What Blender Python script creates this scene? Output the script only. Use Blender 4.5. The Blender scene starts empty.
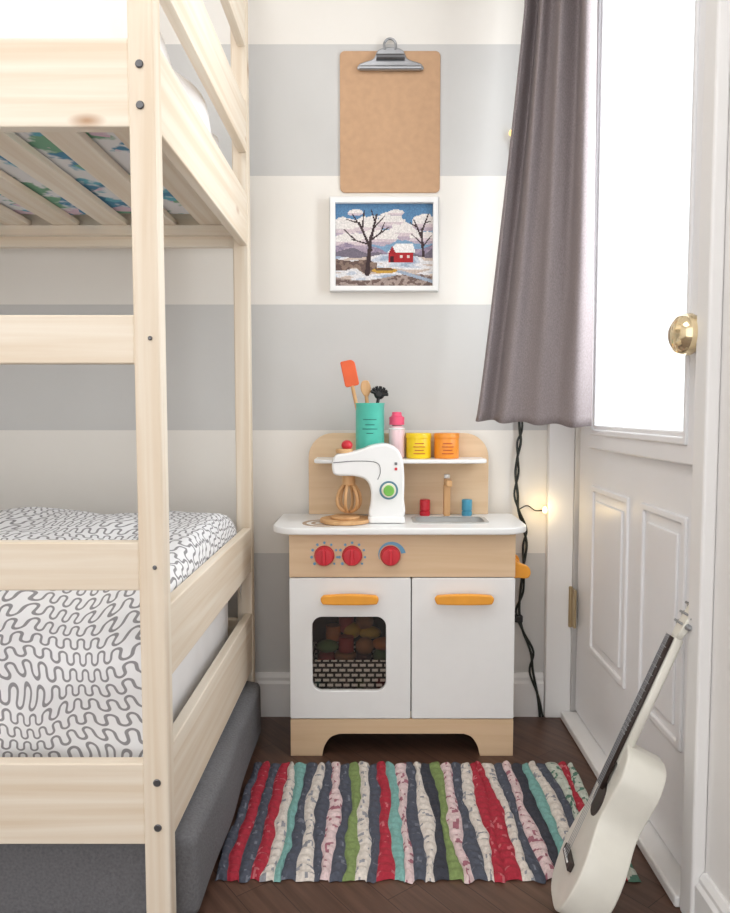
import bpy, bmesh, math, random
from mathutils import Vector, Matrix, noise
random.seed(7)
S = bpy.context.scene
COL = S.collection

def lin(c):
    out=[]
    for v in c[:3]:
        v=v/255.0
        out.append(v/12.92 if v<=0.04045 else ((v+0.055)/1.055)**2.4)
    return (out[0],out[1],out[2],1.0)

# ---------------------------------------------------------------- materials
def base_mat(name, rough=0.5, metal=0.0):
    m=bpy.data.materials.new(name); m.use_nodes=True
    nt=m.node_tree; b=nt.nodes['Principled BSDF']
    b.inputs['Roughness'].default_value=rough; b.inputs['Metallic'].default_value=metal
    return m,nt,b
def N(nt,t,**kw):
    n=nt.nodes.new(t)
    for k,v in kw.items():
        if hasattr(n,k): setattr(n,k,v)
        else: n.inputs[k].default_value=v
    return n
def math_n(nt,op,a,b=None,c=None):
    n=nt.nodes.new('ShaderNodeMath'); n.operation=op
    for i,v in enumerate((a,b,c)):
        if v is None: continue
        if isinstance(v,(int,float)): n.inputs[i].default_value=v
        else: nt.links.new(v,n.inputs[i])
    return n.outputs[0]
def ramp(nt,fac,stops,interp='LINEAR'):
    r=nt.nodes.new('ShaderNodeValToRGB'); r.color_ramp.interpolation=interp
    el=r.color_ramp.elements
    el[0].position=stops[0][0]; el[0].color=stops[0][1]
    el[1].position=stops[-1][0]; el[1].color=stops[-1][1]
    for p,c in stops[1:-1]:
        e=el.new(p); e.color=c
    nt.links.new(fac,r.inputs[0]); return r.outputs[0]
def mixc(nt,fac,a,b,mode='MIX'):
    n=nt.nodes.new('ShaderNodeMix'); n.data_type='RGBA'; n.blend_type=mode
    for i,v in ((0,fac),(6,a),(7,b)):
        if isinstance(v,(int,float)): n.inputs[i].default_value=v
        elif isinstance(v,tuple): n.inputs[i].default_value=v
        else: nt.links.new(v,n.inputs[i])
    return n.outputs[2]
def objco(nt,scale=(1,1,1),rot=(0,0,0),rnd=False):
    tc=nt.nodes.new('ShaderNodeTexCoord'); mp=nt.nodes.new('ShaderNodeMapping')
    mp.inputs['Scale'].default_value=scale; mp.inputs['Rotation'].default_value=rot
    src=tc.outputs['Object']
    if rnd:
        oi=nt.nodes.new('ShaderNodeObjectInfo')
        v=nt.nodes.new('ShaderNodeVectorMath'); v.operation='ADD'
        cm=nt.nodes.new('ShaderNodeCombineXYZ')
        a=math_n(nt,'MULTIPLY',oi.outputs['Random'],9.7)
        for i in range(3): nt.links.new(a,cm.inputs[i])
        nt.links.new(src,v.inputs[0]); nt.links.new(cm.outputs[0],v.inputs[1]); src=v.outputs[0]
    nt.links.new(src,mp.inputs['Vector']); return mp.outputs[0]
def add_bump(nt,b,h,strength=0.3,dist=0.002):
    bp=nt.nodes.new('ShaderNodeBump'); bp.inputs['Strength'].default_value=strength
    bp.inputs['Distance'].default_value=dist
    nt.links.new(h,bp.inputs['Height']); nt.links.new(bp.outputs[0],b.inputs['Normal'])

def plain(name,c,rough=0.5,metal=0.0,var=0.06,nscale=25,bump=0.0,emit=None):
    m,nt,b=base_mat(name,rough,metal)
    no=N(nt,'ShaderNodeTexNoise'); no.inputs['Scale'].default_value=nscale; no.inputs['Detail'].default_value=4
    nt.links.new(objco(nt),no.inputs['Vector'])
    c0=lin(c); dk=tuple(v*(1-var) for v in c0[:3])+(1,); lt=tuple(min(1,v*(1+var)) for v in c0[:3])+(1,)
    nt.links.new(ramp(nt,no.outputs[0],[(0.3,dk),(0.7,lt)]),b.inputs['Base Color'])
    if bump: add_bump(nt,b,no.outputs[0],bump)
    if emit:
        b.inputs['Emission Color'].default_value=lin(c); b.inputs['Emission Strength'].default_value=emit
    return m
def wood(name,c1,c2,scale,rough=0.5,knots=True,knotc=(182,142,108),contrast=(0.35,0.65)):
    m,nt,b=base_mat(name,rough)
    vec=objco(nt,scale,rnd=True)
    no=N(nt,'ShaderNodeTexNoise'); no.inputs['Scale'].default_value=1.0; no.inputs['Detail'].default_value=6
    no.inputs['Distortion'].default_value=0.6
    nt.links.new(vec,no.inputs['Vector'])
    col=ramp(nt,no.outputs[0],[(contrast[0],lin(c2)),(contrast[1],lin(c1))])
    if knots:
        s2=tuple(9.0 if s>5 else 3.5 for s in scale)
        vo=N(nt,'ShaderNodeTexVoronoi'); vo.inputs['Scale'].default_value=1.0
        nt.links.new(objco(nt,s2,rnd=True),vo.inputs['Vector'])
        k=ramp(nt,vo.outputs['Distance'],[(0.02,(1,1,1,1)),(0.10,(0,0,0,1))])
        col=mixc(nt,k,col,lin(knotc))
    nt.links.new(col,b.inputs['Base Color'])
    add_bump(nt,b,no.outputs[0],0.12,0.001)
    return m

P1,P2=(240,229,212),(226,208,184)
pine_x=wood('pine_x',P1,P2,(1.5,45,45))
pine_y=wood('pine_y',P1,P2,(45,1.5,45))
pine_z=wood('pine_z',P1,P2,(45,45,1.5))
mdf=wood('birch_ply',(226,197,163),(219,188,151),(3,60,60),knots=False)
beech=wood('beech',(222,180,130),(200,150,100),(40,40,4),knots=False)
hardboard=plain('hardboard',(196,157,122),0.6,var=0.05,nscale=60)
white_gloss=plain('white_lacquer',(242,242,241),0.3,var=0.01)
trim_white=plain('trim_paint',(236,235,234),0.4,var=0.012,nscale=6)
door_white=plain('door_paint',(236,236,238),0.35,var=0.012,nscale=5)
white_cloth=plain('white_cloth',(240,238,238),0.9,var=0.03,nscale=14,bump=0.4)
grey_cloth=plain('grey_cloth',(110,110,113),0.95,var=0.16,nscale=240,bump=0.5)
steel=plain('steel',(170,172,176),0.3,metal=0.9)
darksteel=plain('dark_steel',(110,110,112),0.35,metal=0.8)
sinkm=plain('brushed_sink',(196,196,194),0.45,metal=0.35)
brass=plain('brass',(190,172,138),0.3,metal=0.85)
brass_glass=plain('polished_brass_knob',(238,218,178),0.1,metal=0.8,var=0.02)
red=plain('red_paint',(205,42,56),0.35)
orange=plain('orange_paint',(242,165,55),0.4)
blue=plain('blue_paint',(70,150,180),0.4)
tickm=plain('tick_print_blue',(110,165,200),0.4)
green=plain('green_paint',(120,190,80),0.4)
teal=plain('teal_enamel',(92,204,184),0.35)
black=plain('black_plastic',(22,22,24),0.4)
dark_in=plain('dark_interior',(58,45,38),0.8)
cordm=plain('cord_rubber',(28,34,30),0.5)
pink=plain('pink_plastic',(235,85,120),0.4)
yellow=plain('yellow_tin',(240,205,30),0.35)
orange_tin=plain('orange_tin',(240,150,50),0.35)
spat=plain('orange_silicone',(232,100,52),0.5)
label=plain('label_print',(250,240,225),0.6)
labeld=plain('label_dark',(40,110,105),0.6)
lab_org=plain('label_rust',(190,80,40),0.6)
milky=plain('milky_plastic',(238,205,210),0.25)
gtr=plain('guitar_white',(228,226,216),0.3,var=0.03)
fret=plain('fretboard_dark',(48,36,32),0.5)
grey_dial=plain('dial_print',(90,130,150),0.5)
burnerm=plain('burner_print',(176,150,125),0.5)

def wall_mat():
    m,nt,b=base_mat('striped_wall_paint',0.6)
    tc=N(nt,'ShaderNodeTexCoord'); sp=N(nt,'ShaderNodeSeparateXYZ')
    nt.links.new(tc.outputs['Object'],sp.inputs[0])
    z=math_n(nt,'SUBTRACT',sp.outputs[2],0.107)
    q=math_n(nt,'DIVIDE',z,0.3105)
    h=math_n(nt,'FRACT',math_n(nt,'MULTIPLY',q,0.5))
    g=math_n(nt,'LESS_THAN',h,0.5)
    no=N(nt,'ShaderNodeTexNoise'); no.inputs['Scale'].default_value=3; no.inputs['Detail'].default_value=5
    nt.links.new(tc.outputs['Object'],no.inputs['Vector'])
    w=ramp(nt,no.outputs[0],[(0.3,lin((236,232,225))),(0.7,lin((240,236,230)))])
    gg=ramp(nt,no.outputs[0],[(0.3,lin((204,203,201))),(0.7,lin((209,208,206)))])
    nt.links.new(mixc(nt,g,w,gg),b.inputs['Base Color'])
    no2=N(nt,'ShaderNodeTexNoise'); no2.inputs['Scale'].default_value=60
    nt.links.new(tc.outputs['Object'],no2.inputs['Vector'])
    add_bump(nt,b,no2.outputs[0],0.08)
    return m
wallm=wall_mat()
plainwall=plain('wall_paint_white',(238,236,234),0.7,var=0.01,nscale=3)

def floor_mat():
    m,nt,b=base_mat('dark_oak_floor',0.38)
    vec=objco(nt,(1,1,1),(0,0,math.radians(52)))
    br=N(nt,'ShaderNodeTexBrick'); br.offset=0.37
    br.inputs['Scale'].default_value=1.0
    br.inputs['Brick Width'].default_value=0.42; br.inputs['Row Height'].default_value=0.062
    br.inputs['Mortar Size'].default_value=0.0007; br.inputs['Mortar Smooth'].default_value=0.1
    br.inputs['Color1'].default_value=lin((100,74,61)); br.inputs['Color2'].default_value=lin((91,66,54))
    br.inputs['Mortar'].default_value=lin((48,33,27))
    nt.links.new(vec,br.inputs['Vector'])
    no=N(nt,'ShaderNodeTexNoise'); no.inputs['Scale'].default_value=1; no.inputs['Detail'].default_value=6
    mp=N(nt,'ShaderNodeMapping'); mp.inputs['Scale'].default_value=(6,90,1)
    nt.links.new(vec,mp.inputs[0]); nt.links.new(mp.outputs[0],no.inputs['Vector'])
    g=ramp(nt,no.outputs[0],[(0.3,(0.58,0.55,0.53,1)),(0.7,(1.1,1.07,1.06,1))])
    nt.links.new(mixc(nt,1.0,br.outputs[0],g,'MULTIPLY'),b.inputs['Base Color'])
    return m
floorm=floor_mat()

def squiggle_mat():
    m,nt,b=base_mat('squiggle_print_cotton',0.9)
    uv=N(nt,'ShaderNodeUVMap')
    no=N(nt,'ShaderNodeTexNoise'); no.inputs['Scale'].default_value=8; no.inputs['Detail'].default_value=0.5
    nt.links.new(uv.outputs[0],no.inputs['Vector'])
    sb=N(nt,'ShaderNodeVectorMath'); sb.operation='SUBTRACT'; sb.inputs[1].default_value=(.5,.5,.5)
    nt.links.new(no.outputs['Color'],sb.inputs[0])
    sc=N(nt,'ShaderNodeVectorMath'); sc.operation='SCALE'; sc.inputs['Scale'].default_value=0.085
    nt.links.new(sb.outputs[0],sc.inputs[0])
    ad=N(nt,'ShaderNodeVectorMath'); ad.operation='ADD'
    nt.links.new(uv.outputs[0],ad.inputs[0]); nt.links.new(sc.outputs[0],ad.inputs[1])
    sp=N(nt,'ShaderNodeSeparateXYZ'); nt.links.new(ad.outputs[0],sp.inputs[0])
    x,y=sp.outputs[0],sp.outputs[1]
    w=0.0122; hh=0.0036; P=0.0262
    row=math_n(nt,'FLOOR',math_n(nt,'DIVIDE',y,P))
    yy=math_n(nt,'SUBTRACT',math_n(nt,'SUBTRACT',y,math_n(nt,'MULTIPLY',row,P)),P/2)
    xs=math_n(nt,'ADD',x,math_n(nt,'MULTIPLY',row,0.0087))
    xe=math_n(nt,'SUBTRACT',math_n(nt,'FLOORED_MODULO',xs,2*w),w)
    xo=math_n(nt,'SUBTRACT',math_n(nt,'FLOORED_MODULO',math_n(nt,'ADD',xs,w),2*w),w)
    def dist(xx,yv):
        dy=math_n(nt,'MAXIMUM',math_n(nt,'SUBTRACT',yv,hh),0.0)
        l=math_n(nt,'SQRT',math_n(nt,'ADD',math_n(nt,'MULTIPLY',xx,xx),math_n(nt,'MULTIPLY',dy,dy)))
        return math_n(nt,'ABSOLUTE',math_n(nt,'SUBTRACT',l,w/2))
    dt=dist(xe,yy); db=dist(xo,math_n(nt,'MULTIPLY',yy,-1.0))
    top=math_n(nt,'GREATER_THAN',yy,0.0)
    d=math_n(nt,'ADD',math_n(nt,'MULTIPLY',dt,top),math_n(nt,'MULTIPLY',db,math_n(nt,'SUBTRACT',1.0,top)))
    k=ramp(nt,math_n(nt,'DIVIDE',d,0.01),[(0.16,(1,1,1,1)),(0.22,(0,0,0,1))])
    nt.links.new(mixc(nt,k,lin((238,238,240)),lin((146,144,147))),b.inputs['Base Color'])
    n2=N(nt,'ShaderNodeTexNoise'); n2.inputs['Scale'].default_value=12
    nt.links.new(uv.outputs[0],n2.inputs['Vector']); add_bump(nt,b,n2.outputs[0],0.5,0.01)
    return m
squig=squiggle_mat()

def floral_mat():
    m,nt,b=base_mat('floral_print_cotton',0.9)
    no=N(nt,'ShaderNodeTexNoise'); no.inputs['Scale'].default_value=16; no.inputs['Detail'].default_value=3
    nt.links.new(objco(nt),no.inputs['Vector'])
    vo=N(nt,'ShaderNodeTexVoronoi'); vo.inputs['Scale'].default_value=26
    nt.links.new(objco(nt),vo.inputs['Vector'])
    hsv=N(nt,'ShaderNodeSeparateColor'); nt.links.new(vo.outputs['Color'],hsv.inputs[0])
    pal=ramp(nt,hsv.outputs[0],[(0,lin((90,150,185))),(0.35,lin((130,180,150))),(0.6,lin((225,200,215))),(0.8,lin((110,185,205))),(1,lin((150,185,130)))],'CONSTANT')
    msk=ramp(nt,no.outputs[0],[(0.48,(0,0,0,1)),(0.54,(1,1,1,1))])
    nt.links.new(mixc(nt,msk,lin((240,240,242)),pal),b.inputs['Base Color'])
    return m
floral=floral_mat()

def curtain_mat():
    m,nt,b=base_mat('linen_taupe',0.95)
    no=N(nt,'ShaderNodeTexNoise'); no.inputs['Scale'].default_value=1; no.inputs['Detail'].default_value=3
    nt.links.new(objco(nt,(500,500,250)),no.inputs['Vector'])
    nt.links.new(ramp(nt,no.outputs[0],[(0.3,lin((136,126,127))),(0.7,lin((158,148,149)))]),b.inputs['Base Color'])
    tr=N(nt,'ShaderNodeBsdfTranslucent'); tr.inputs[0].default_value=lin((160,150,152))
    mx=N(nt,'ShaderNodeMixShader'); mx.inputs[0].default_value=0.10
    out=nt.nodes['Material Output']
    nt.links.new(b.outputs[0],mx.inputs[1]); nt.links.new(tr.outputs[0],mx.inputs[2]); nt.links.new(mx.outputs[0],out.inputs[0])
    return m
curtm=curtain_mat()

def glass_mat(name,tint=(245,248,250),g=0.08):
    m=bpy.data.materials.new(name); m.use_nodes=True; nt=m.node_tree
    nt.nodes.remove(nt.nodes['Principled BSDF'])
    t=N(nt,'ShaderNodeBsdfTransparent'); t.inputs[0].default_value=lin(tint)
    gl=N(nt,'ShaderNodeBsdfGlossy'); gl.inputs['Roughness'].default_value=0.02
    mx=N(nt,'ShaderNodeMixShader'); mx.inputs[0].default_value=g
    nt.links.new(t.outputs[0],mx.inputs[1]); nt.links.new(gl.outputs[0],mx.inputs[2])
    nt.links.new(mx.outputs[0],nt.nodes['Material Output'].inputs[0]); return m
glass=glass_mat('window_glass'); ovenglass=glass_mat('oven_glass',(226,222,218),0.04)

def attr_mat(name,attr,rough=0.9,bump=False):
    m,nt,b=base_mat(name,rough)
    a=N(nt,'ShaderNodeAttribute'); a.attribute_name=attr
    no=N(nt,'ShaderNodeTexNoise'); no.inputs['Scale'].default_value=220
    nt.links.new(objco(nt),no.inputs['Vector'])
    g=ramp(nt,no.outputs[0],[(0.3,(0.78,0.78,0.78,1)),(0.7,(1,1,1,1))])
    nt.links.new(mixc(nt,1.0,a.outputs['Color'],g,'MULTIPLY'),b.inputs['Base Color'])
    if bump: add_bump(nt,b,no.outputs[0],0.6)
    return m
rugm=attr_mat('rag_rug_cotton','Col',bump=True); stitchm=attr_mat('needlepoint_wool','Col')

def weave_mat():
    m,nt,b=base_mat('woven_black_white',0.8)
    br=N(nt,'ShaderNodeTexBrick'); br.inputs['Scale'].default_value=1
    br.inputs['Brick Width'].default_value=0.0185; br.inputs['Row Height'].default_value=0.0115
    br.inputs['Mortar Size'].default_value=0.0026; br.inputs['Mortar Smooth'].default_value=0.0
    br.inputs['Color1'].default_value=lin((252,250,246)); br.inputs['Color2'].default_value=lin((248,246,240)); br.inputs['Mortar'].default_value=lin((12,12,14))
    nt.links.new(objco(nt,(1,1,1),(math.radians(-90),0,0)),br.inputs['Vector'])
    nt.links.new(br.outputs[0],b.inputs['Base Color']); return m
weave=weave_mat()

# ---------------------------------------------------------------- geometry helpers
def finish(me,name,mat,smooth=False,M=None):
    if M is not None: me.transform(M)
    ob=bpy.data.objects.new(name,me); COL.objects.link(ob)
    if mat: me.materials.clear(); me.materials.append(mat)
    if smooth:
        for p in me.polygons: p.use_smooth=True
    return ob
def box(name,x0,x1,y0,y1,z0,z1,mat,bev=0.0015,seg=2,M=None):
    bm=bmesh.new(); bmesh.ops.create_cube(bm,size=1)
    for v in bm.verts:
        v.co=Vector(((x0+x1)/2+v.co.x*(x1-x0),(y0+y1)/2+v.co.y*(y1-y0),(z0+z1)/2+v.co.z*(z1-z0)))
    if bev>0: bmesh.ops.bevel(bm,geom=bm.edges[:],offset=bev,segments=seg,affect='EDGES',profile=0.5)
    me=bpy.data.meshes.new(name); bm.to_mesh(me); bm.free()
    return finish(me,name,mat,False,M)
PL={'XY':Matrix(((1,0,0,0),(0,1,0,0),(0,0,1,0),(0,0,0,1))),
    'XZ':Matrix(((1,0,0,0),(0,0,-1,0),(0,1,0,0),(0,0,0,1))),
    'YZ':Matrix(((0,0,1,0),(1,0,0,0),(0,1,0,0),(0,0,0,1)))}
def curve_to_mesh(cu,name):
    tmp=bpy.data.objects.new('tmp',cu); COL.objects.link(tmp)
    dg=bpy.context.evaluated_depsgraph_get(); dg.update()
    me=bpy.data.meshes.new_from_object(tmp.evaluated_get(dg))
    bpy.data.objects.remove(tmp); bpy.data.curves.remove(cu); me.name=name
    return me
def plate(name,loops,plane,c,th,mat,bev=0.001,M=None,smooth=False):
    cu=bpy.data.curves.new(name,'CURVE'); cu.dimensions='2D'; cu.fill_mode='BOTH'
    for L in loops:
        sp=cu.splines.new('POLY'); sp.points.add(len(L)-1)
        for p,q in zip(sp.points,L): p.co=(q[0],q[1],0,1)
        sp.use_cyclic_u=True
    cu.extrude=max(th/2-bev,0.0); cu.bevel_depth=bev; cu.bevel_resolution=2; cu.offset=-bev
    me=curve_to_mesh(cu,name)
    if M is None:
        T={'XY':Matrix.Translation((0,0,c)),'XZ':Matrix.Translation((0,c,0)),'YZ':Matrix.Translation((c,0,0))}[plane]
        M=T@PL[plane]
    return finish(me,name,mat,smooth,M)
def rr(x0,x1,y0,y1,r,n=8):
    if not isinstance(r,(tuple,list)): r=(r,)*4
    pts=[]
    cs=[(x1,y0,-1,1,-90,r[0]),(x1,y1,-1,-1,0,r[1]),(x0,y1,1,-1,90,r[2]),(x0,y0,1,1,180,r[3])]
    for cx,cy,sx,sy,a0,rad in cs:
        if rad<=0: pts.append((cx,cy)); continue
        ox,oy=cx+sx*rad,cy+sy*rad
        for i in range(n+1):
            a=math.radians(a0+90*i/n); pts.append((ox+rad*math.cos(a),oy+rad*math.sin(a)))
    return pts
def circ(cx,cy,r,n=32): return [(cx+r*math.cos(2*math.pi*i/n),cy+r*math.sin(2*math.pi*i/n)) for i in range(n)]
def spline(pts,n=6,closed=True):
    out=[];L=len(pts)
    rng=range(L) if closed else range(L-1)
    for i in rng:
        p0=Vector(pts[(i-1)%L] if closed or i>0 else pts[0]); p1=Vector(pts[i]); p2=Vector(pts[(i+1)%L]); p3=Vector(pts[(i+2)%L] if closed or i+2<L else pts[-1])
        for k in range(n):
            t=k/n
            out.append(tuple(0.5*((2*p1)+(-p0+p2)*t+(2*p0-5*p1+4*p2-p3)*t*t+(-p0+3*p1-3*p2+p3)*t**3)))
    if not closed: out.append(tuple(pts[-1]))
    return out
def lathe(name,prof,loc,mat,axis='Z',seg=36,M=None):
    bm=bmesh.new(); rings=[]
    for r,z in prof:
        rings.append([bm.verts.new((r*math.cos(2*math.pi*i/seg),r*math.sin(2*math.pi*i/seg),z)) for i in range(seg)])
    for a,b in zip(rings,rings[1:]):
        for i in range(seg):
            j=(i+1)%seg; bm.faces.new((a[i],a[j],b[j],b[i]))
    bm.faces.new(rings[0][::-1]); bm.faces.new(rings[-1])
    bmesh.ops.remove_doubles(bm,verts=bm.verts[:],dist=1e-6)
    bmesh.ops.recalc_face_normals(bm,faces=bm.faces[:])
    me=bpy.data.meshes.new(name); bm.to_mesh(me); bm.free()
    R={'Z':Matrix.Identity(4),'-Y':Matrix.Rotation(math.radians(90),4,'X'),'-X':Matrix.Rotation(math.radians(-90),4,'Y'),'X':Matrix.Rotation(math.radians(90),4,'Y')}[axis]
    MM=Matrix.Translation(loc)@R
    if M is not None: MM=M@MM
    ob=finish(me,name,mat,True,MM)
    try:
        me.set_sharp_from_angle(angle=math.radians(40))
    except Exception: pass
    return ob
def cyl(name,loc,r,h,mat,axis='Z',bev=0.0015,M=None,seg=32):
    b=min(bev,r*0.4,h*0.4)
    return lathe(name,[(0,0),(r-b,0),(r,b),(r,h-b),(r-b,h),(0,h)],loc,mat,axis,seg,M)
def tube(name,pts,r,mat,closed=False,res=3,M=None,smooth_pts=0):
    if smooth_pts: pts=spline(pts,smooth_pts,closed)
    cu=bpy.data.curves.new(name,'CURVE'); cu.dimensions='3D'
    sp=cu.splines.new('POLY'); sp.points.add(len(pts)-1)
    for p,q in zip(sp.points,pts): p.co=(q[0],q[1],q[2],1)
    sp.use_cyclic_u=closed; cu.bevel_depth=r; cu.bevel_resolution=res; cu.use_fill_caps=True
    return finish(curve_to_mesh(cu,name),name,mat,True,M)
def ball(name,loc,r,mat,sc=(1,1,1)):
    bm=bmesh.new(); bmesh.ops.create_uvsphere(bm,u_segments=28,v_segments=18,radius=r)
    for v in bm.verts: v.co=Vector((v.co.x*sc[0],v.co.y*sc[1],v.co.z*sc[2]))+Vector(loc)
    me=bpy.data.meshes.new(name); bm.to_mesh(me); bm.free(); return finish(me,name,mat,True)
def softbox(name,lo,hi,r,mat,cuts=18,amp=0.006,fr=5,seed=0):
    bm=bmesh.new(); bmesh.ops.create_cube(bm,size=1)
    bmesh.ops.subdivide_edges(bm,edges=bm.edges[:],cuts=cuts,use_grid_fill=True)
    lo=Vector(lo);hi=Vector(hi);c=(lo+hi)/2;s=hi-lo
    for v in bm.verts:
        p=Vector(tuple(c[i]+v.co[i]*s[i] for i in range(3)))
        q=Vector(tuple(min(max(p[i],lo[i]+r),hi[i]-r) for i in range(3)))
        d=p-q
        nn=d.normalized() if d.length>1e-9 else Vector((0,0,1))
        p=q+nn*r
        k=noise.noise(p*fr+Vector((seed,seed*2,0)))
        p+=nn*(k*amp-amp*0.6)
        v.co=p
    me=bpy.data.meshes.new(name); bm.to_mesh(me); bm.free(); return finish(me,name,mat,True)
def group(name,parts,at=None):
    e=bpy.data.objects.new(name,None); COL.objects.link(e); e.empty_display_size=0.05
    if at is None:
        lo=Vector((9,9,9)); hi=-lo
        for p in parts:
            for c in p.bound_box:
                for i in range(3): lo[i]=min(lo[i],c[i]); hi[i]=max(hi[i],c[i])
        at=((lo.x+hi.x)/2,(lo.y+hi.y)/2,lo.z)
    e.location=at
    for p in parts:
        p.parent=e; p.matrix_parent_inverse=Matrix.Translation(Vector(at)).inverted()
    return e

# ---------------------------------------------------------------- room shell
YB=1.775; XR=0.495; XL=-2.0; YF=-1.5; ZC=2.35
box('floor',XL-.1,XR+.12,YF,YB+.1,-.06,0,floorm,0)
box('wall_back',XL-.1,XR+.12,YB,YB+.1,0,ZC,wallm,0)
box('wall_left',XL-.1,XL,YF,YB,0,ZC,plainwall,0)
box('ceiling',XL-.1,XR+.12,YF,YB+.1,ZC,ZC+.08,plainwall,0)
plate('wall_right',[[(YF,0.0),(1.06,0.0),(1.06,2.03),(1.75,2.03),(1.75,0),(YB,0),(YB,ZC),(YF,ZC)]],'YZ',XR+.05,.10,plainwall,0)
def baseboard(name,axis,a0,a1,c):
    pr=[(0,0),(.016,0),(.016,.085),(.011,.092),(.011,.100),(.005,.1105),(0,.1105)]
    bm=bmesh.new(); r=[]
    for a in (a0,a1):
        r.append([bm.verts.new((a,c-o,z) if axis=='X' else (c-o,a,z*0.8)) for o,z in pr])
    n=len(pr)
    for i in range(n): bm.faces.new((r[0][i],r[0][(i+1)%n],r[1][(i+1)%n],r[1][i]))
    bm.faces.new(r[0][::-1]); bm.faces.new(r[1]); bmesh.ops.recalc_face_normals(bm,faces=bm.faces[:])
    me=bpy.data.meshes.new(name); bm.to_mesh(me); bm.free(); return finish(me,name,trim_white)
baseboard('baseboard_back','X',XL,.428,YB)
baseboard('baseboard_right','Y',YF,1.018,XR)
box('trim_1',.43,.494,1.752,YB-.0005,0,2.06,trim_white,.003)
box('trim_2',.474,.4945,1.019,1.06,0,2.07,trim_white,.004)
box('trim_3',.474,.4945,1.061,1.752,2.031,2.075,trim_white,.003)
box('trim_4',.468,.592,1.062,1.748,0.0005,.02,trim_white,.004)

# door
parts=[]
parts.append(plate('door_slab',[rr(1.062,1.746,.024,2.026,0),rr(1.122,1.615,.735,1.785,0)],'YZ',.525,.04,door_white,.001))
parts.append(plate('lite_frame',[rr(1.096,1.642,.69,1.83,.004),rr(1.137,1.60,.745,1.775,.004)],'YZ',.499,.012,door_white,.004))
parts.append(plate('lite_bead',[rr(1.119,1.618,.722,1.798,.003),rr(1.129,1.608,.735,1.785,.003)],'YZ',.4925,.008,door_white,.003))
parts.append(box('glass_pane',.522,.527,1.123,1.614,.736,1.784,glass,0))
for i,(a,b) in enumerate(((1.40,1.635),(1.135,1.33))):
    parts.append(plate('panel_moulding_%d'%(i+1),[rr(a,b,.215,.605,.004),rr(a+.014,b-.014,.229,.591,.004)],'YZ',.504,.008,door_white,.0035))
    parts.append(plate('panel_field_%d'%(i+1),[rr(a+.032,b-.032,.247,.573,.003)],'YZ',.5035,.006,door_white,.0028))
parts.append(lathe('knob',[(0,0),(.023,0),(.023,.004),(.012,.006),(.011,.010),(.017,.013),(.027,.019),(.032,.030),(.031,.040),(.026,.050),(.013,.057),(0,.058)],(.505,1.084,.892),brass_glass,'-X'))
parts.append(cyl('deadbolt',(.505,1.080,1.01),.007,.012,brass,'-X'))
parts.append(box('hinge_leaf',.490,.4965,1.722,1.7475,.24,.335,brass,.001))
parts.append(cyl('hinge_pin',(.489,1.748,.236),.005,.103,brass,'Z'))
group('door_1',parts)

# ---------------------------------------------------------------- bunk bed
parts=[]
px0,px1=-.328,-.292
LX=-1.93
for nm,(a,b) in {'post_1':(px0,px1),'post_2':(LX,LX+.036)}.items():
    parts.append(box(nm,a,b,.972,1.002,0,1.86,pine_z,.003))
for nm,(a,b) in {'post_3':(px0,px1),'post_4':(LX,LX+.036)}.items():
    parts.append(box(nm,a,b,1.665,1.697,0,1.86,pine_z,.003))
bx0,bx1=LX+.037,px0-.0003
for i,(z0,z1) in enumerate(((1.156,1.272),(.841,.907),(.526,.594),(.158,.277))):
    parts.append(box('front_board_%d'%(i+1),bx0,bx1,.977,.998,z0,z1,pine_x,.002))
for i,(z0,z1) in enumerate(((1.156,1.272),(.158,.277))):
    parts.append(box('rear_board_%d'%(i+1),bx0,bx1,1.672,1.693,z0,z1,pine_x,.002))
for j,(xa,xb) in enumerate(((-.3125,-.2935),(LX+.003,LX+.023))):
    for i,(z0,z1) in enumerate(((1.156,1.272),(1.365,1.475),(1.60,1.69),(.395,.50),(.158,.295))):
        parts.append(box('end_board_%d_%d'%(j+1,i+1),xa,xb,1.0025,1.6645,z0,z1,pine_y,.002))
for lv,zz in ((1,1.200),(2,.20)):
    parts.append(box('cleat_a_%d'%lv,bx0,bx1,.9985,1.018,zz-.022,zz,pine_x,.001))
    parts.append(box('cleat_b_%d'%lv,bx0,bx1,1.652,1.6715,zz-.022,zz,pine_x,.001))
    x=-.400;k=0
    while x>-1.88:
        parts.append(box('slat_%d_%d'%(lv,k+1),x,x+.056,1.0,1.67,zz+.0005,zz+.014,pine_y,.001)); x-=.112;k+=1
k=0
for (x,z) in ((-.312,1.235),(-.312,1.182),(-.308,.252),(-.308,.186),(-.305,.875),(-.305,.56)):
    k+=1; parts.append(cyl('bolt_%d'%k,(x,.9725,z),.0055 if k<5 else .003,.003,darksteel,'-Y'))
group('bunk_bed',parts)

# upper bedding
a=softbox('mattress',(-1.86,1.03,1.2155),(-.337,1.65,1.30),.025,floral,cuts=24,amp=.004)
b=softbox('duvet',(-1.84,1.012,1.245),(-.330,1.660,1.41),.04,white_cloth,cuts=36,amp=.018,fr=7,seed=3)
group('floral_bedding',[a,b])
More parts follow.
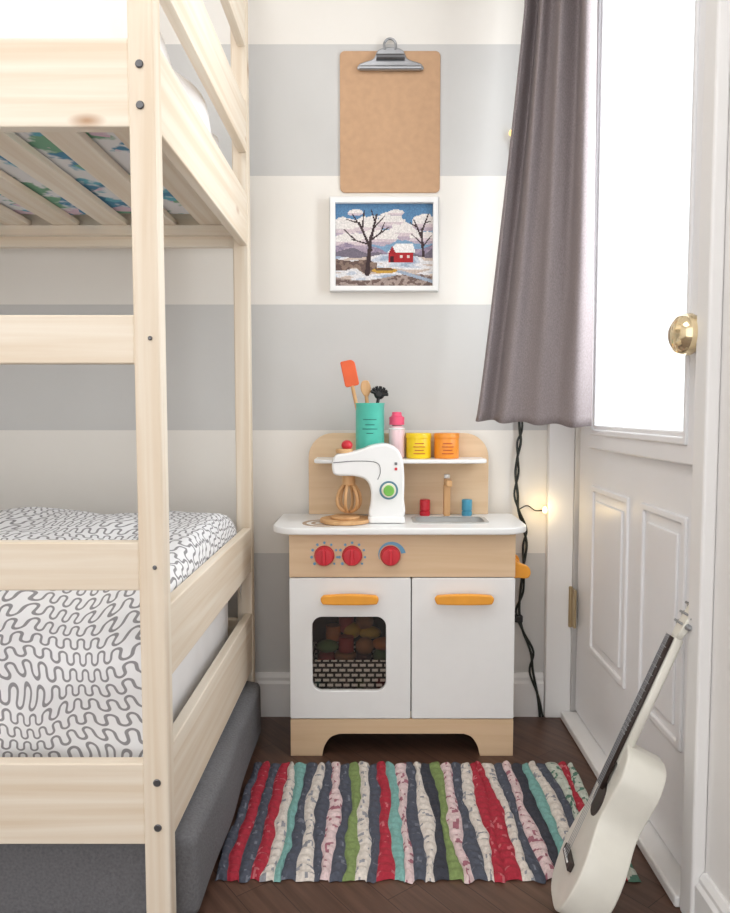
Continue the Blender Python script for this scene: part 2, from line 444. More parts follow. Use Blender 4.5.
# lower mattress + duvet
a=softbox('mattress',(-1.86,1.04,.2155),(-.337,1.64,.40),.03,white_cloth,cuts=16,amp=.004)
def duvet():
    path=spline([(1.655,.40),(1.652,.46),(1.62,.530),(1.50,.556),(1.30,.546),(1.15,.522),(1.07,.502),(1.03,.462),(1.018,.40),(1.018,.33),(1.022,.27),(1.024,.232)],7,False)
    xs=[]; n=90
    for i in range(n+1):
        xs.append(-1.85+(i/n)*(1.85-.345))
    roll=[(-.332,-.004),(-.323,-.016),(-.3175,-.035),(-.316,-.07),(-.317,-.12)]
    cols=[(x,0) for x in xs]+roll
    bm=bmesh.new(); uvl=bm.loops.layers.uv.new('UVMap'); grid=[];uvs={}
    va=0;prev=None
    for (Y,z) in path:
        if prev: va+=math.hypot(Y-prev[0],z-prev[1])
        prev=(Y,z); row=[];ua=0;px=None
        for (x,dz) in cols:
            if px: ua+=math.hypot(x-px[0],dz-px[1])
            px=(x,dz)
            top=min(1,max(0,(z-.42)/.08))
            edge=min(1,max(0,(-.35-x)/.12))
            nz=noise.noise(Vector((x*4,Y*5,1.3)))*.026*top*edge+noise.noise(Vector((x*13,Y*12,4.3)))*.010*top*edge
            ny=(noise.noise(Vector((x*7,z*9,7)))*.012+.003*math.sin(x*38+z*10))*(1-top)
            zz=max(.225,z+nz+dz) if dz else z+nz
            if z<.5 and dz: zz=max(.225,min(zz,z))
            v=bm.verts.new((x,min(max(Y+ny,1.004),1.66),zz)); row.append(v); uvs[v]=(ua,va)
        grid.append(row)
    for r0,r1 in zip(grid,grid[1:]):
        for i in range(len(r0)-1):
            f=bm.faces.new((r0[i],r1[i],r1[i+1],r0[i+1])); f.smooth=True
            for l in f.loops: l[uvl].uv=uvs[l.vert]
    bmesh.ops.recalc_face_normals(bm,faces=bm.faces[:])
    me=bpy.data.meshes.new('duvet'); bm.to_mesh(me); bm.free(); return finish(me,'duvet',squig,True)
b=duvet()
group('squiggle_print_bedding',[a,b])
softbox('floor_cushion',(-1.75,1.012,.0),(-.262,1.655,.150),.028,grey_cloth,cuts=26,amp=.008,fr=5)
bpy.data.objects['floor_cushion'].location.z=.001

# ---------------------------------------------------------------- clipboard, framed picture
parts=[plate('board',[rr(-.085,.158,1.308,1.642,.012)],'XZ',1.7725,.004,hardboard,.001)]
clip=spline([(-.040,1.594),(.0,1.5925),(.036,1.592),(.074,1.5925),(.114,1.594),(.113,1.606),(.100,1.612),(.078,1.620),(.066,1.640),(.036,1.647),(.008,1.640),(-.004,1.620),(-.026,1.612),(-.039,1.606)],4)
parts.append(plate('clip_plate',[clip],'XZ',1.764,.006,steel,.0025,smooth=False))
parts.append(cyl('clip_roll',(-.038,1.762,1.598),.006,.150,steel,'X'))
parts.append(tube('spring',[(.003,1.758,1.622),(.071,1.758,1.622)],.007,darksteel))
parts.append(tube('hang_loop',[(.024,1.762,1.640),(.022,1.764,1.655),(.030,1.765,1.666),(.042,1.765,1.666),(.050,1.764,1.655),(.048,1.762,1.640)],.003,steel,smooth_pts=5))
group('clipboard',parts)

parts=[plate('frame',[rr(-.1106,.155,1.067,1.294,.001),rr(-.0965,.141,1.081,1.280,.0)],'XZ',1.764,.021,white_gloss,.002)]
def needlepoint():
    W,H=110,92; x0,x1,z0,z1=-.0965,.141,1.081,1.280
    img=[[None]*W for _ in range(H)]
    def fb(x,y,s): return noise.noise(Vector((x*s,y*s,2.2)))
    clouds=[(.10,.28,.18,.12),(.34,.26,.16,.12),(.56,.20,.14,.10),(.72,.33,.17,.11),(.90,.22,.13,.11),(.18,.44,.22,.10),(.45,.40,.20,.10),(.90,.40,.16,.08),(.62,.10,.08,.04),(.20,.10,.08,.04)]
    for j in range(H):
        for i in range(W):
            u=i/W; v=j/H
            w=.25*fb(u,v*1.3,16)
            c=(94,138,178) if v<.25 else (130,166,196)
            for cu_,cv,ru,rv in clouds:
                d=((u-cu_)/ru)**2+((v-cv)/rv)**2
                if d+w*2<1:
                    c=(238,232,228) if (v-cv)<rv*.15 else ((220,204,208) if (v-cv)<rv*.55 else (190,174,188))
            hill=.53-.05*math.sin(u*7+.4)-.02*math.sin(u*19)
            if v>hill: c=(152,138,160) if fb(u,v*2,14)>0 else (176,160,176)
            if v>hill+.06+.02*math.sin(u*23): c=(122,114,128)
            g=.62+.025*math.sin(u*8)
            if v>g:
                c=(234,232,234)
                m=fb(u*.8,v*3,6)
                if m>.10: c=(204,210,222)
                if m>.28: c=(168,182,202)
                if m<-.26: c=(210,192,180)
            if v>.66 and u<.42 and v<.84 and abs(v-.74-.10*(u-.2))<.055+.05*fb(u,v,8): c=(108,88,82) if fb(u,v,26)>0 else (144,122,110)
            if v>.88+.04*math.sin(u*6): c=(118,98,92) if fb(u,v,24)>0 else (172,154,146)
            if v>.80 and u>.62 and abs((v-.80)-(u-.62)*.35)<.02: c=(166,180,200)
            img[j][i]=c
    def poly(f,c):
        for j in range(H):
            for i in range(W):
                if f(i/W,j/H): img[j][i]=c
    poly(lambda u,v:.54<u<.80 and .57<v<.70,(178,44,50))
    poly(lambda u,v:v<.585 and v>.47 and (u-.54)>-.02+(.585-v)*.9 and u<.82-(.585-v)*.25,(246,244,242))
    poly(lambda u,v:.54<u<.62 and v<.60 and v>.60-(1-abs(u-.58)/.04)*.10,(164,38,46))
    poly(lambda u,v:.56<u<.60 and .62<v<.70,(70,30,40))
    poly(lambda u,v:.66<u<.69 and .61<v<.65,(230,214,210))
    poly(lambda u,v:.73<u<.76 and .61<v<.65,(230,214,210))
    poly(lambda u,v:((u-.50)/.13)**2+((v-.80)/.035)**2<1,(208,164,74))
    poly(lambda u,v:((u-.50)/.10)**2+((v-.785)/.018)**2<1,(116,86,62))
    def line(a,b,w,c):
        ax,ay=a;bx,by=b
        for j in range(H):
            for i in range(W):
                u,v=i/W,j/H; t=((u-ax)*(bx-ax)+(v-ay)*(by-ay))/((bx-ax)**2+(by-ay)**2); t=max(0,min(1,t))
                if math.hypot(u-ax-t*(bx-ax),v-ay-t*(by-ay))<w*(1-.45*t): img[j][i]=c
    dk=(66,50,52)
    for a_,b_,w in [((.32,.84),(.36,.38),.026),((.36,.55),(.24,.22),.017),((.36,.42),(.42,.12),.016),((.28,.32),(.17,.12),.011),((.27,.30),(.29,.08),.010),((.39,.28),(.50,.14),.011),((.33,.48),(.16,.42),.011),((.37,.42),(.54,.28),.011),((.40,.2),(.36,.06),.009),((.20,.43),(.08,.30),.009),((.22,.22),(.10,.18),.008),((.46,.34),(.50,.22),.008),
                    ((.90,.62),(.88,.30),.014),((.88,.40),(.80,.18),.011),((.88,.34),(.95,.12),.011),((.84,.28),(.76,.22),.008),((.92,.22),(.98,.2),.008),((.89,.48),(.78,.36),.009),((.90,.50),(.98,.38),.008)]:
        line(a_,b_,w,dk)
    verts=[];faces=[];cols=[]
    for j in range(H+1):
        for i in range(W+1): verts.append((x0+(x1-x0)*i/W,1.768,z1-(z1-z0)*j/H))
    for j in range(H):
        for i in range(W):
            a=j*(W+1)+i; faces.append((a,a+W+1,a+W+2,a+1)); cols.append(img[j][i])
    me=bpy.data.meshes.new('needlepoint_canvas'); me.from_pydata(verts,[],faces)
    ca=me.color_attributes.new('Col','FLOAT_COLOR','CORNER')
    for p in me.polygons:
        c=lin(cols[p.index]); k=1+random.uniform(-.12,.12)
        for l in p.loop_indices: ca.data[l].color=(c[0]*k,c[1]*k,c[2]*k,1)
    return finish(me,'needlepoint_canvas',stitchm)
parts.append(needlepoint())
group('framed_needlepoint_picture',parts)

# ---------------------------------------------------------------- curtain
def curtain():
    bm=bmesh.new(); NS,NZ=140,60; grid=[]
    for j in range(NZ+1):
        t=j/NZ; z=.752+(1.945-.752)*t
        tt=min(1,(z-.752)/.93)
        lx=.238+(.338-.238)*(tt**.85); rx=.456-.006*tt
        ly,ry=1.675,1.50
        row=[]
        for i in range(NS+1):
            s=i/NS
            x=lx+(rx-lx)*s; y=ly+(ry-ly)*s
            ph=2*math.pi*(3.6*s**0.85)+.35*math.sin(z*2.5)+.5*noise.noise(Vector((s*3,z*1.4,0)))
            amp=(.015+.011*tt)+.006*math.sin(s*7+z)
            d=amp*math.sin(ph)+.007*noise.noise(Vector((s*6,z*2.5,5)))+.003*tt*math.sin(ph*2.3+1)
            nx,ny=-.55,-.83
            x2=x+nx*d*(.5 if s<.06 else .7); y2=y+ny*d
            zz=z-.003*(1-t)*math.sin(ph)+(-.012*s+.002)*(1-t)
            row.append(bm.verts.new((min(x2,.470),min(y2,1.735),zz)))
        grid.append(row)
    for r0,r1 in zip(grid,grid[1:]):
        for i in range(NS):
            f=bm.faces.new((r0[i],r0[i+1],r1[i+1],r1[i])); f.smooth=True
    me=bpy.data.meshes.new('cloth'); bm.to_mesh(me); bm.free(); ob=finish(me,'cloth',curtm,True)
    md=ob.modifiers.new('thick','SOLIDIFY'); md.thickness=.003
    return ob
parts=[curtain()]
group('curtain',parts)
parts=[tube('rod',[(.44,.95,1.957),(.44,1.735,1.957)],.008,darksteel),ball('finial_1',(.44,.94,1.957),.016,darksteel),ball('finial_2',(.44,1.745,1.957),.014,darksteel),
       box('bracket_1',.44,.4945,1.03,1.045,1.935,1.95,darksteel,.001),box('bracket_2',.44,.4745,1.70,1.715,1.935,1.95,darksteel,.001)]
group('curtain_rod',parts)

# ---------------------------------------------------------------- string light cord
YW=1.762
pts=[(.352,YW,.86),(.358,YW,.74),(.362,YW,.70),(.354,YW,.66),(.350,YW,.62),(.356,YW,.57),(.358,YW,.53),(.372,YW,.48),(.380,YW,.44),(.372,YW,.38),(.366,YW,.32),(.364,YW,.27),(.374,YW,.22),(.392,1.752,.17),(.398,1.750,.12),(.410,1.748,.06),(.416,1.745,.006)]
parts=[tube('cord_a',pts,.0032,cordm,smooth_pts=6)]
pts2=[(x+.009*math.sin(i*2.1),y-.005*math.cos(i*2.1),z) for i,(x,y,z) in enumerate(pts)]
parts.append(tube('cord_b',pts2,.0028,cordm,smooth_pts=6))
parts.append(tube('branch',[(.359,YW,.53),(.38,YW,.54),(.400,YW,.528),(.415,1.748,.530)],.0015,cordm,smooth_pts=6))
bulbm=plain('warm_bulb',(255,205,110),0.3,emit=8)
bulbd=plain('warm_bulb_dim',(240,205,130),0.3,emit=1.0)
parts.append(ball('bulb_1',(.420,1.744,.532),.006,bulbm,(1,1,1.5)))
parts.append(tube('branch_2',[(.352,YW,.86),(.350,YW,1.1),(.345,YW,1.3),(.335,YW,1.44)],.002,cordm,smooth_pts=6))
parts.append(ball('bulb_2',(.328,YW,1.446),.005,bulbd,(1,1,1.5)))
parts.append(box('plug_clip',.352,.372,1.754,1.768,.245,.262,black,.002))
group('string_lights',parts)
l=bpy.data.lights.new('bulb_glow','POINT'); l.energy=.09; l.color=(1,.76,.38); l.shadow_soft_size=.01
o=bpy.data.objects.new('bulb_glow',l); o.location=(.415,1.722,.535); COL.objects.link(o)
o.parent=bpy.data.objects['string_lights']; o.matrix_parent_inverse=Matrix.Translation(bpy.data.objects['string_lights'].location).inverted()

# ---------------------------------------------------------------- play kitchen
kx0,kx1=-.19,.311; KF=1.553; KB=1.752
parts=[]
parts.append(box('side_left',kx0,kx0+.012,KF+.015,KB,.0,.507,mdf,.001))
parts.append(box('side_right',kx1-.012,kx1,KF+.015,KB,.0,.507,mdf,.001))
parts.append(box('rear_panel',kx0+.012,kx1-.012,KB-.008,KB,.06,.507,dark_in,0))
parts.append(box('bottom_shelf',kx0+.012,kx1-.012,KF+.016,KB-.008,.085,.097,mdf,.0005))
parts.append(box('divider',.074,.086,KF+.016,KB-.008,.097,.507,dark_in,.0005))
arch=[(kx0,0),(-.119,0)]+spline([(-.119,.0),(-.114,.022),(-.100,.043),(-.080,.051)],5,False)[1:]+spline([(.200,.051),(.218,.043),(.231,.022),(.2365,0)],5,False)+[(kx1,0),(kx1,.0845),(kx0,.0845)]
parts.append(plate('plinth',[arch],'XZ',KF+.008,.014,mdf,.001))
parts.append(box('control_panel',kx0,kx1,KF+.001,KF+.015,.4085,.507,mdf,.001))
parts.append(plate('oven_door',[rr(kx0,.0795,.0865,.4065,.004),rr(-.140,.0246,.150,.319,.022)],'XZ',KF+.007,.014,white_gloss,.0015))
parts.append(box('oven_glass',-.142,.027,KF+.009,KF+.011,.148,.321,ovenglass,0))
parts.append(plate('cupboard_door',[rr(.0820,kx1,.0865,.4065,.004)],'XZ',KF+.007,.014,white_gloss,.0015))
for i,(a,b) in enumerate(((-.119,.008),(.131,.260))):
    m=(a+b)/2
    hl=[(a,.366),(a+.004,.3715),(a+.012,.374),(m,.3765),(b-.012,.374),(b-.004,.3715),(b,.366),(b-.003,.357),(b-.012,.3535),(m,.3525),(a+.012,.3535),(a+.003,.357)]
    hl=spline(hl,3)
    parts.append(plate('handle_%d'%(i+1),[hl],'XZ',KF-.022,.014,orange,.003))
    for k,xx in enumerate((a+.015,b-.015)):
        parts.append(cyl('handle_stem_%d_%d'%(i+1,k+1),(xx,KF,.363),.006,.018,orange,'-Y'))
for i,xx in enumerate((-.112,-.0505,.034)):
    parts.append(cyl('knob_skirt_%d'%(i+1),(xx,KF+.0012,.457),.0225,.004,red,'-Y'))
    parts.append(lathe('knob_%d'%(i+1),[(0,0),(.0205,0),(.0205,.012),(.018,.016),(0,.017)],(xx,KF-.0028,.457),red,'-Y'))
    parts.append(box('knob_grip_%d'%(i+1),xx-.004,xx+.004,KF-.026,KF-.0195,.440,.474,red,.002))
    if i<2:
        for k in range(9):
            a=math.radians(-40+32.5*k); r=.0285
            s=.0026+.00010*k
            parts.append(cyl('tick_%d_%d'%(i+1,k+1),(xx+r*math.cos(a),KF+.0012,.457+r*math.sin(a)),s,.0012,tickm,'-Y',.0003,seg=10))
    else:
        arc=[]; n=24
        for k in range(n+1):
            a=math.radians(200-190*k/n); arc.append((xx+.0245*math.cos(a),.457+.0245*math.sin(a)))
        for k in range(n,-1,-1):
            a=math.radians(200-190*k/n); r=.0255+.009*k/n; arc.append((xx+r*math.cos(a),.457+r*math.sin(a)))
        parts.append(plate('temperature_arc',[arc],'XZ',KF+.0008,.0012,tickm,.0001))
parts.append(plate('countertop',[rr(-.2285,.3400,1.528,1.7525,(.060,.012,.012,.060)),rr(.092,.255,1.598,1.690,.018)],'XY',.5145,.015,white_gloss,.003))
parts.append(plate('sink_rim',[rr(.086,.261,1.592,1.696,.022),rr(.096,.251,1.602,1.686,.016)],'XY',.5228,.0022,sinkm,.0008))
parts.append(box('sink_floor',.092,.255,1.598,1.690,.492,.494,sinkm,0))
parts.append(plate('sink_wall',[rr(.090,.257,1.596,1.692,.02),rr(.0935,.2535,1.5995,1.6885,.017)],'XY',.5075,.028,sinkm,.0003))
for i,(cx,cy) in enumerate(((-.115,1.600),(-.06,1.690))):
    parts.append(plate('burner_%d'%(i+1),[circ(cx,cy,.050),circ(cx,cy,.041)],'XY',.5223,.0008,burnerm,.0001))
    parts.append(plate('burner_inner_%d'%(i+1),[circ(cx,cy,.030),circ(cx,cy,.022)],'XY',.5223,.0008,burnerm,.0001))
parts.append(plate('splashback',[rr(-.163,.2785,.5225,.722,(0,.06,.06,0))],'XZ',1.744,.014,mdf,.001))
parts.append(plate('shelf',[rr(-.143,.262,1.640,1.7365,(.025,0,0,.025))],'XY',.659,.009,white_gloss,.002))
parts.append(box('faucet_post',.166,.182,1.702,1.718,.5225,.600,beech,.003))
parts.append(box('faucet_spout',.167,.181,1.655,1.718,.598,.613,beech,.003))
parts.append(cyl('faucet_cap',(.174,1.709,.6135),.007,.010,white_gloss))
for nm,xx,c1 in (('hot',.121,red),('cold',.223,blue)):
    parts.append(cyl('tap_%s_base'%nm,(xx,1.712,.5225),.0125,.012,c1))
    parts.append(cyl('tap_%s_top'%nm,(xx,1.712,.5350),.0125,.027,c1))
parts.append(tube('towel_rail',[(kx1+.030,1.60,.412),(kx1+.030,1.72,.412)],.007,orange))
for i,yy in enumerate((1.588,1.713)):
    pl=spline([(kx1,.438),(kx1+.014,.432),(kx1+.036,.424),(kx1+.042,.410),(kx1+.036,.398),(kx1+.018,.398),(kx1,.402)],4)
    parts.append(plate('rail_bracket_%d'%(i+1),[pl],'XZ',yy+.008,.016,orange,.002))
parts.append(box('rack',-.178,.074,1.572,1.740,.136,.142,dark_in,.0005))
group('play_kitchen',parts)

# oven contents: one basket filled with toy food
bk=[box('basket_front',-.146,.045,1.575,1.580,.1425,.212,weave,.001),box('basket_back',-.146,.045,1.700,1.706,.1425,.212,weave,.001),box('basket_side_1',-.152,-.146,1.575,1.706,.1425,.212,weave,.001),box('basket_side_2',.045,.051,1.575,1.706,.1425,.212,weave,.001),box('basket_base',-.146,.045,1.580,1.700,.1425,.147,weave,0)]
mr=plain('toy_red',(165,50,48),.5); my=plain('toy_yellow',(200,165,60),.5); mg=plain('toy_green',(90,120,70),.5); mb=plain('toy_bread',(165,115,75),.7); mo=plain('toy_orange',(195,120,60),.5); mp=plain('toy_plum',(90,60,70),.5)
fc=[mr,my,mb,mg,mb,my,mo,mr,mp]
k=0
for row,(z,yy,n,x0) in enumerate(((.190,1.655,4,-.115),(.222,1.645,4,-.118),(.245,1.675,3,-.100),(.266,1.68,2,-.075))):
    for i in range(n):
        k+=1; c=fc[(i*4+row*3)%len(fc)]; x=x0+i*.044+.006*(row%2); z2=z+.006*((i*3)%2)
        if k%3==0: bk.append(cyl('toy_tin_%d'%k,(x,yy,z2-.018),.018,.036,c))
        elif k%3==1: bk.append(ball('toy_fruit_%d'%k,(x,yy,z2),.022,c,(1,1,.9)))
        else: bk.append(ball('toy_loaf_%d'%k,(x,yy,z2),.020,c,(1.35,.9,.75)))
group('basket_of_toy_food',bk)

# shelf items
ZS=.6638
tx,ty=-.012,1.695
parts=[lathe('tin',[(0,0),(.033,0),(.034,.002),(.034,.127),(.0355,.129),(.0355,.131),(.033,.131),(.033,.01),(0,.01)],(tx,ty,ZS),teal)]
for i,(w,z) in enumerate(((.016,.092),(.011,.080),(.018,.070),(.008,.060))):
    bm=[ (tx+.0345*math.sin(a),ty-.0345*math.cos(a),ZS+z) for a in [(-w+2*w*k/8)/.0345 for k in range(9)]]
    parts.append(tube('print_%d'%(i+1),bm,.0009,labeld,res=1))
group('utensil_tin',parts)
def sp_M(base,tip):
    b=Vector(base);t=Vector(tip);z=(t-b).normalized(); x=Vector((1,0,0)); x=(x-z*x.dot(z)).normalized(); y=z.cross(x)
    M=Matrix((x,y,z)).transposed().to_4x4(); M.translation=b; return M
b0=(tx-.008,ty,ZS+.012); t0=(-.066,ty-.008,.895); L=(Vector(t0)-Vector(b0)).length
M=sp_M(b0,t0)
parts=[cyl('handle',(0,0,0),.0045,L-.06,beech,M=M)]
hd=rr(-.017,.017,L-.062,L,(.006,.012,.004,.006))
parts.append(plate('blade',[hd],'XZ',0,.007,spat,.002,M=M@PL['XZ']))
group('silicone_spatula',parts)
M=sp_M((tx+.004,ty+.01,ZS+.012),(-.024,ty+.012,.850)); L=.170
parts=[cyl('handle',(0,0,0),.0045,L-.03,beech,M=M)]
parts.append(plate('bowl',[spline([(-.004,L-.035),(-.012,L-.018),(-.009,L),(.0,L+.004),(.009,L),(.012,L-.018),(.004,L-.035)],5)],'XZ',0,.006,beech,.002,M=M@PL['XZ']))
group('wooden_spoon',parts)
M=sp_M((tx-.005,ty-.01,ZS+.012),(.010,ty+.004,.815)); L=.138
parts=[cyl('handle',(0,0,0),.004,L,black,M=M),ball('head',(0,0,0),.013,black,(1,.5,1))]
parts[-1].data.transform(M@Matrix.Translation((0,0,L+.006)))
for i in range(7):
    a=math.radians(-84+28*i)
    parts.append(tube('tine_%d'%(i+1),[(0,0,L),(.012*math.sin(a),-.003,L+.006+.008*math.cos(a)),(.021*math.sin(a),-.006,L+.006+.018*math.cos(a))],.0038,black,M=M))
group('pasta_fork',parts)
parts=[lathe('body',[(0,0),(.017,0),(.019,.003),(.019,.066),(.015,.076),(.008,.080),(0,.080)],(.052,ty,ZS),milky),
       lathe('cap',[(0,0),(.018,0),(.018,.018),(.014,.020),(.012,.023),(.011,.030),(0,.031)],(.052,ty,ZS+.0795),pink),
       cyl('band',(.052,ty,ZS+.068),.0193,.004,white_gloss)]
group('squeeze_bottle',parts)
for nm,xx,c,lc in (('yellow_canister',.104,yellow,lab_org),('orange_canister',.171,orange_tin,lab_org)):
    parts=[lathe('can',[(0,0),(.0285,0),(.0295,.002),(.0295,.046),(.0285,.048),(0,.048)],(xx,ty,ZS),c),
           lathe('lid',[(0,0),(.0305,0),(.0305,.010),(.029,.012),(0,.012)],(xx,ty,ZS+.0478),c)]
    for i,z in enumerate((.012,.020,.028,.036)):
        w=.014-.003*(i%2)
        parts.append(tube('print_%d'%(i+1),[(xx+.0298*math.sin(a),ty-.0298*math.cos(a),ZS+z) for a in [(-w+2*w*k/8)/.03 for k in range(9)]],.0011,lc,res=1))
    group(nm,parts)

# toy mixer
MY=1.622
out=spline([(-.009,.536),(.062,.536),(.0655,.58),(.066,.63),(.062,.668),(.050,.690),(.026,.702),(-.006,.699),(-.030,.690),(-.060,.682),(-.086,.678),(-.096,.665),(-.096,.642),(-.086,.631),(-.045,.629),(-.020,.620),(-.010,.598),(-.010,.57)],5)
parts=[plate('stand_and_head',[out],'XZ',MY,.062,white_gloss,.005),
       plate('foot',[rr(-.016,.068,1.588,1.656,.010)],'XY',.5305,.015,white_gloss,.003),
       cyl('turntable',(-.068,MY-.01,.5232),.058,.008,beech),
       cyl('bowl_ring',(-.068,MY-.01,.5312),.034,.006,beech),
       cyl('whisk_hub',(-.060,MY,.606),.015,.025,beech),
       cyl('tilt_knob_base',(-.070,MY,.680),.020,.010,beech),
       ball('tilt_knob',(-.064,MY,.698),.013,red,(1,1,.9)),
       cyl('dial_plate',(.031,MY-.031,.598),.021,.002,grey_dial,'-Y'),
       cyl('dial_ring',(.031,MY-.033,.598),.0165,.002,label,'-Y'),
       cyl('dial',(.031,MY-.035,.598),.012,.012,green,'-Y'),
       box('badge_dot_1',.044,.050,MY-.0325,MY-.031,.655,.661,darksteel,.0005),
       box('badge_dot_2',.044,.050,MY-.0325,MY-.031,.643,.649,red,.0005),
       tube('seam',[(-.094,MY-.0312,.660),(-.04,MY-.0312,.664),(.004,MY-.0312,.660),(.012,MY-.0312,.640),(.006,MY-.0312,.622)],.0009,darksteel,smooth_pts=5)]
for i in range(3):
    a=math.radians(60*i+15); ring=[]
    for k in range(24):
        t=2*math.pi*k/24; r=.027*math.sin(t)*(1-.25*math.cos(t))
        ring.append((-.060+r*math.cos(a),MY+r*math.sin(a),.579+.034*math.cos(t)))
    parts.append(tube('whisk_loop_%d'%(i+1),ring,.0038,beech,closed=True))
group('toy_stand_mixer',parts)

# ---------------------------------------------------------------- rag rug
def rug():
    sl=(80,84,97);rd=(176,44,62);cr=(224,215,206);pk=(226,202,202);tl=(128,178,172);gr=(130,150,92);gw=(200,206,194);bk=(58,60,70);gy=(150,150,156)
    cols=[sl,rd,sl,rd,cr,tl,sl,cr,sl,pk,sl,gr,cr,sl,rd,tl,pk,sl,cr,bk,gr,pk,sl,cr,rd,rd,cr,sl,pk,bk,tl,cr,sl,gw,rd,gw]
    ns=len(cols); x0,x1,y0,y1=-.266,.436,1.125,1.512
    per=6; ny=150; bm=bmesh.new(); cl=bm.loops.layers.float_color.new('Col'); grid=[]
    for j in range(ny+1):
        y=y0+(y1-y0)*j/ny; row=[]
        for i in range(ns*per+1):
            s=i/per; k=min(int(s),ns-1); f=s-k
            wob=.012*noise.noise(Vector((s*.55,y*7,0)))+.005*noise.noise(Vector((s*1.5,y*26,3)))
            x=x0+(x1-x0)*s/ns+wob
            hgt=.0045+.0060*math.sqrt(max(0,math.sin(math.pi*f)))*(1+.34*math.sin(y*2*math.pi/.021+k*1.9+f*2.5))
            edge=min(1,min(j,ny-j)/3+.15); hgt=max(.0006,hgt*edge)
            if i==0 or i==ns*per: hgt=.0006
            yy=y+.008*noise.noise(Vector((s*1.1,0 if j<ny/2 else 5,0)))*abs(j/ny-.5)*2+.004*math.sin(k*2.3)*(abs(j/ny-.5)*2)**3
            row.append(bm.verts.new((x,yy,hgt+.0005)))
        grid.append(row)
    for j in range(ny):
        for i in range(ns*per):
            f=bm.faces.new((grid[j][i],grid[j][i+1],grid[j+1][i+1],grid[j+1][i])); f.smooth=True
            k=i//per; c=cols[k]
            n=noise.noise(Vector((i*.4,j*.25,k*3.1)))
            if c in (pk,gw) and n>.28: c=(165,105,118) if c is pk else (90,130,112)
            elif c is cr and n>.36: c=gy
            elif c is sl and n>.42: c=(118,122,134)
            elif c is rd and n>.45: c=(205,110,118)
            c=lin(c); q=1+.18*noise.noise(Vector((i,j*.3,0)))
            for l in f.loops: l[cl]=(c[0]*q,c[1]*q,c[2]*q,1)
    me=bpy.data.meshes.new('rag_rug'); bm.to_mesh(me); bm.free(); return finish(me,'rag_rug',rugm,True)
rug()

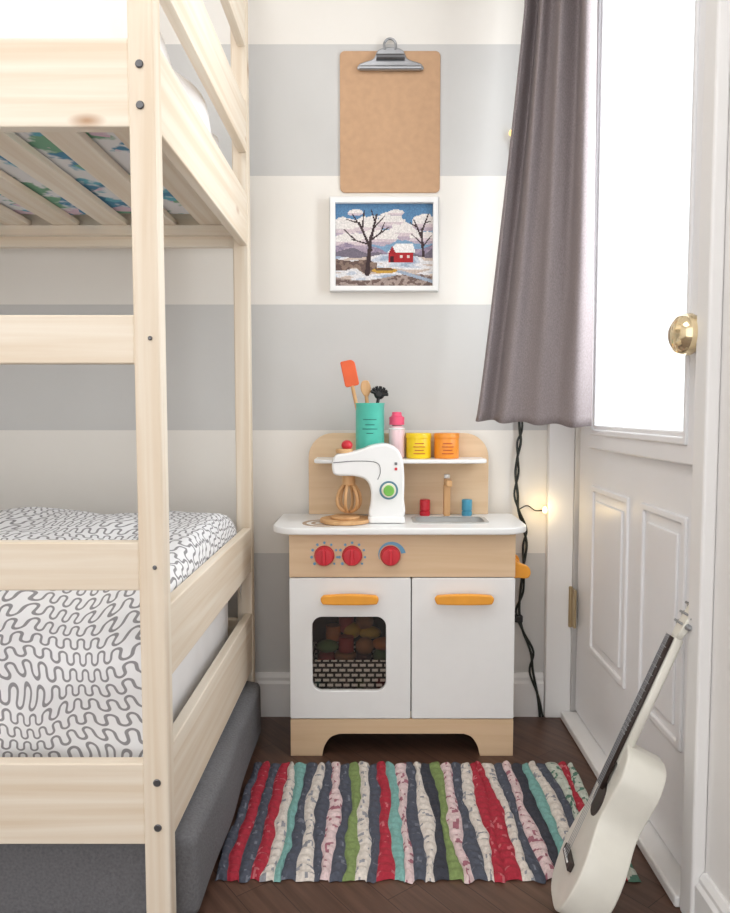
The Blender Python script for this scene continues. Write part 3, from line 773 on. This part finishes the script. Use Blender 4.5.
# ---------------------------------------------------------------- guitar
def guitar():
    a=Vector((.425,.055,.905)).normalized(); n0=Vector((-.905,0,.425)); th=math.radians(-12)
    n=(n0*math.cos(th)+Vector((0,-1,0))*math.sin(th)); n=(n-a*n.dot(a)).normalized(); w=a.cross(n)
    M=Matrix((w,a,n)).transposed().to_4x4(); M.translation=Vector((.285,1.048,.030))
    half=[(0,0),(.038,.004),(.064,.026),(.076,.068),(.070,.108),(.051,.143),(.047,.168),(.055,.205),(.057,.232),(.044,.258),(.020,.267),(0,.268)]
    loop=half+[(-x,y) for x,y in half[-2:0:-1]]
    lp=spline(loop,5)
    D=.060
    ps=[plate('body',[lp],'XY',0,D,gtr,.003,M=M@Matrix.Translation((0,0,-D/2)))]
    ps.append(plate('rosette',[circ(0,.172,.028),circ(0,.172,.023)],'XY',0,.001,fret,.0001,M=M@Matrix.Translation((0,0,.0003))))
    ps.append(plate('soundhole',[circ(0,.172,.023)],'XY',0,.0012,black,.0001,M=M@Matrix.Translation((0,0,.0002))))
    nk=[(-.015,.235),(.015,.235),(.0125,.447),(-.0125,.447)]
    ps.append(plate('neck',[nk],'XY',0,.016,gtr,.005,M=M@Matrix.Translation((0,0,-.004))))
    fb=[(-.0155,.190),(.0155,.190),(.0125,.445),(-.0125,.445)]
    ps.append(plate('fretboard',[fb],'XY',0,.006,fret,.001,M=M@Matrix.Translation((0,0,.0065))))
    for i in range(14):
        y=.445-.25*(1-2**(-(i+1)/9.0))
        ps.append(box('fret_%d'%(i+1),-.0145,.0145,y-.0005,y+.0005,.009,.0102,steel,0,M=M))
    hd=[(-.0125,.446),(.0125,.446),(.020,.461),(.018,.509),(.010,.515),(0,.511),(-.010,.515),(-.018,.509),(-.020,.461)]
    H=M@Matrix.Translation((0,.446,0))@Matrix.Rotation(math.radians(-6),4,'X')@Matrix.Translation((0,-.446,-.002))
    ps.append(plate('headstock',[hd],'XY',0,.010,gtr,.002,M=H))
    ps.append(box('bridge',-.034,.034,.062,.076,0,.007,fret,.0015,M=M))
    ps.append(box('saddle',-.022,.022,.068,.071,.007,.009,white_gloss,.0005,M=M))
    for i in range(4):
        x=-.009+.006*i
        ps.append(tube('string_%d'%(i+1),[(x*1.3,.07,.0095),(x,.446,.0108)],.0005,steel,res=1,M=M))
    k=0
    for sx in (-1,1):
        for y in (.469,.485,.501):
            k+=1
            ps.append(tube('peg_shaft_%d'%k,[(sx*.016,y,0),(sx*.024,y,0)],.0022,steel,M=H))
            ps.append(cyl('peg_button_%d'%k,(sx*.026,y,-.004),.0050,.008,steel,M=H))
            ps.append(cyl('peg_post_%d'%k,(sx*.011,y,.005),.002,.008,steel,M=H))
    ps.append(cyl('strap_button',(0,-.006,-.03),.005,.008,orange,M=M))
    lo=min((o.matrix_world@v.co).z for o in ps for v in o.data.vertices); hx=max(v.co.x for o in ps for v in o.data.vertices)
    dx=.5035-hx
    for o in ps: o.data.transform(Matrix.Translation((dx,0,.0005-lo)))
    return group('white_guitar',ps)
guitar()

# ---------------------------------------------------------------- light
w=bpy.data.worlds.new('daylight'); S.world=w; w.use_nodes=True
bg=w.node_tree.nodes['Background']; bg.inputs[0].default_value=(1.0,.995,.99,1); bg.inputs[1].default_value=2.0
def area(name,loc,rot,sx,sy,e,col=(1,1,1)):
    l=bpy.data.lights.new(name,'AREA'); l.shape='RECTANGLE'; l.size=sx; l.size_y=sy; l.energy=e; l.color=col
    o=bpy.data.objects.new(name,l); o.location=loc; o.rotation_euler=[math.radians(r) for r in rot]; COL.objects.link(o); return o
area('window_daylight',(.75,1.375,1.3),(0,90,0),1.1,.5,16,(1,.99,.98))
area('ceiling_fill',(-.6,.2,2.3),(0,0,0),1.0,1.0,14,(1,.985,.965))  # unseen overhead fill, added to brighten the room; not a real fixture

cam=bpy.data.cameras.new('camera'); co=bpy.data.objects.new('camera',cam); COL.objects.link(co)
cam.sensor_fit='VERTICAL'; cam.sensor_height=36; cam.lens=28.0; cam.shift_x=-10/913; cam.clip_start=.02
co.location=(0,0,.777); co.rotation_euler=(math.radians(90-3.7),0,0)
S.camera=co
S.view_settings.view_transform='Standard'
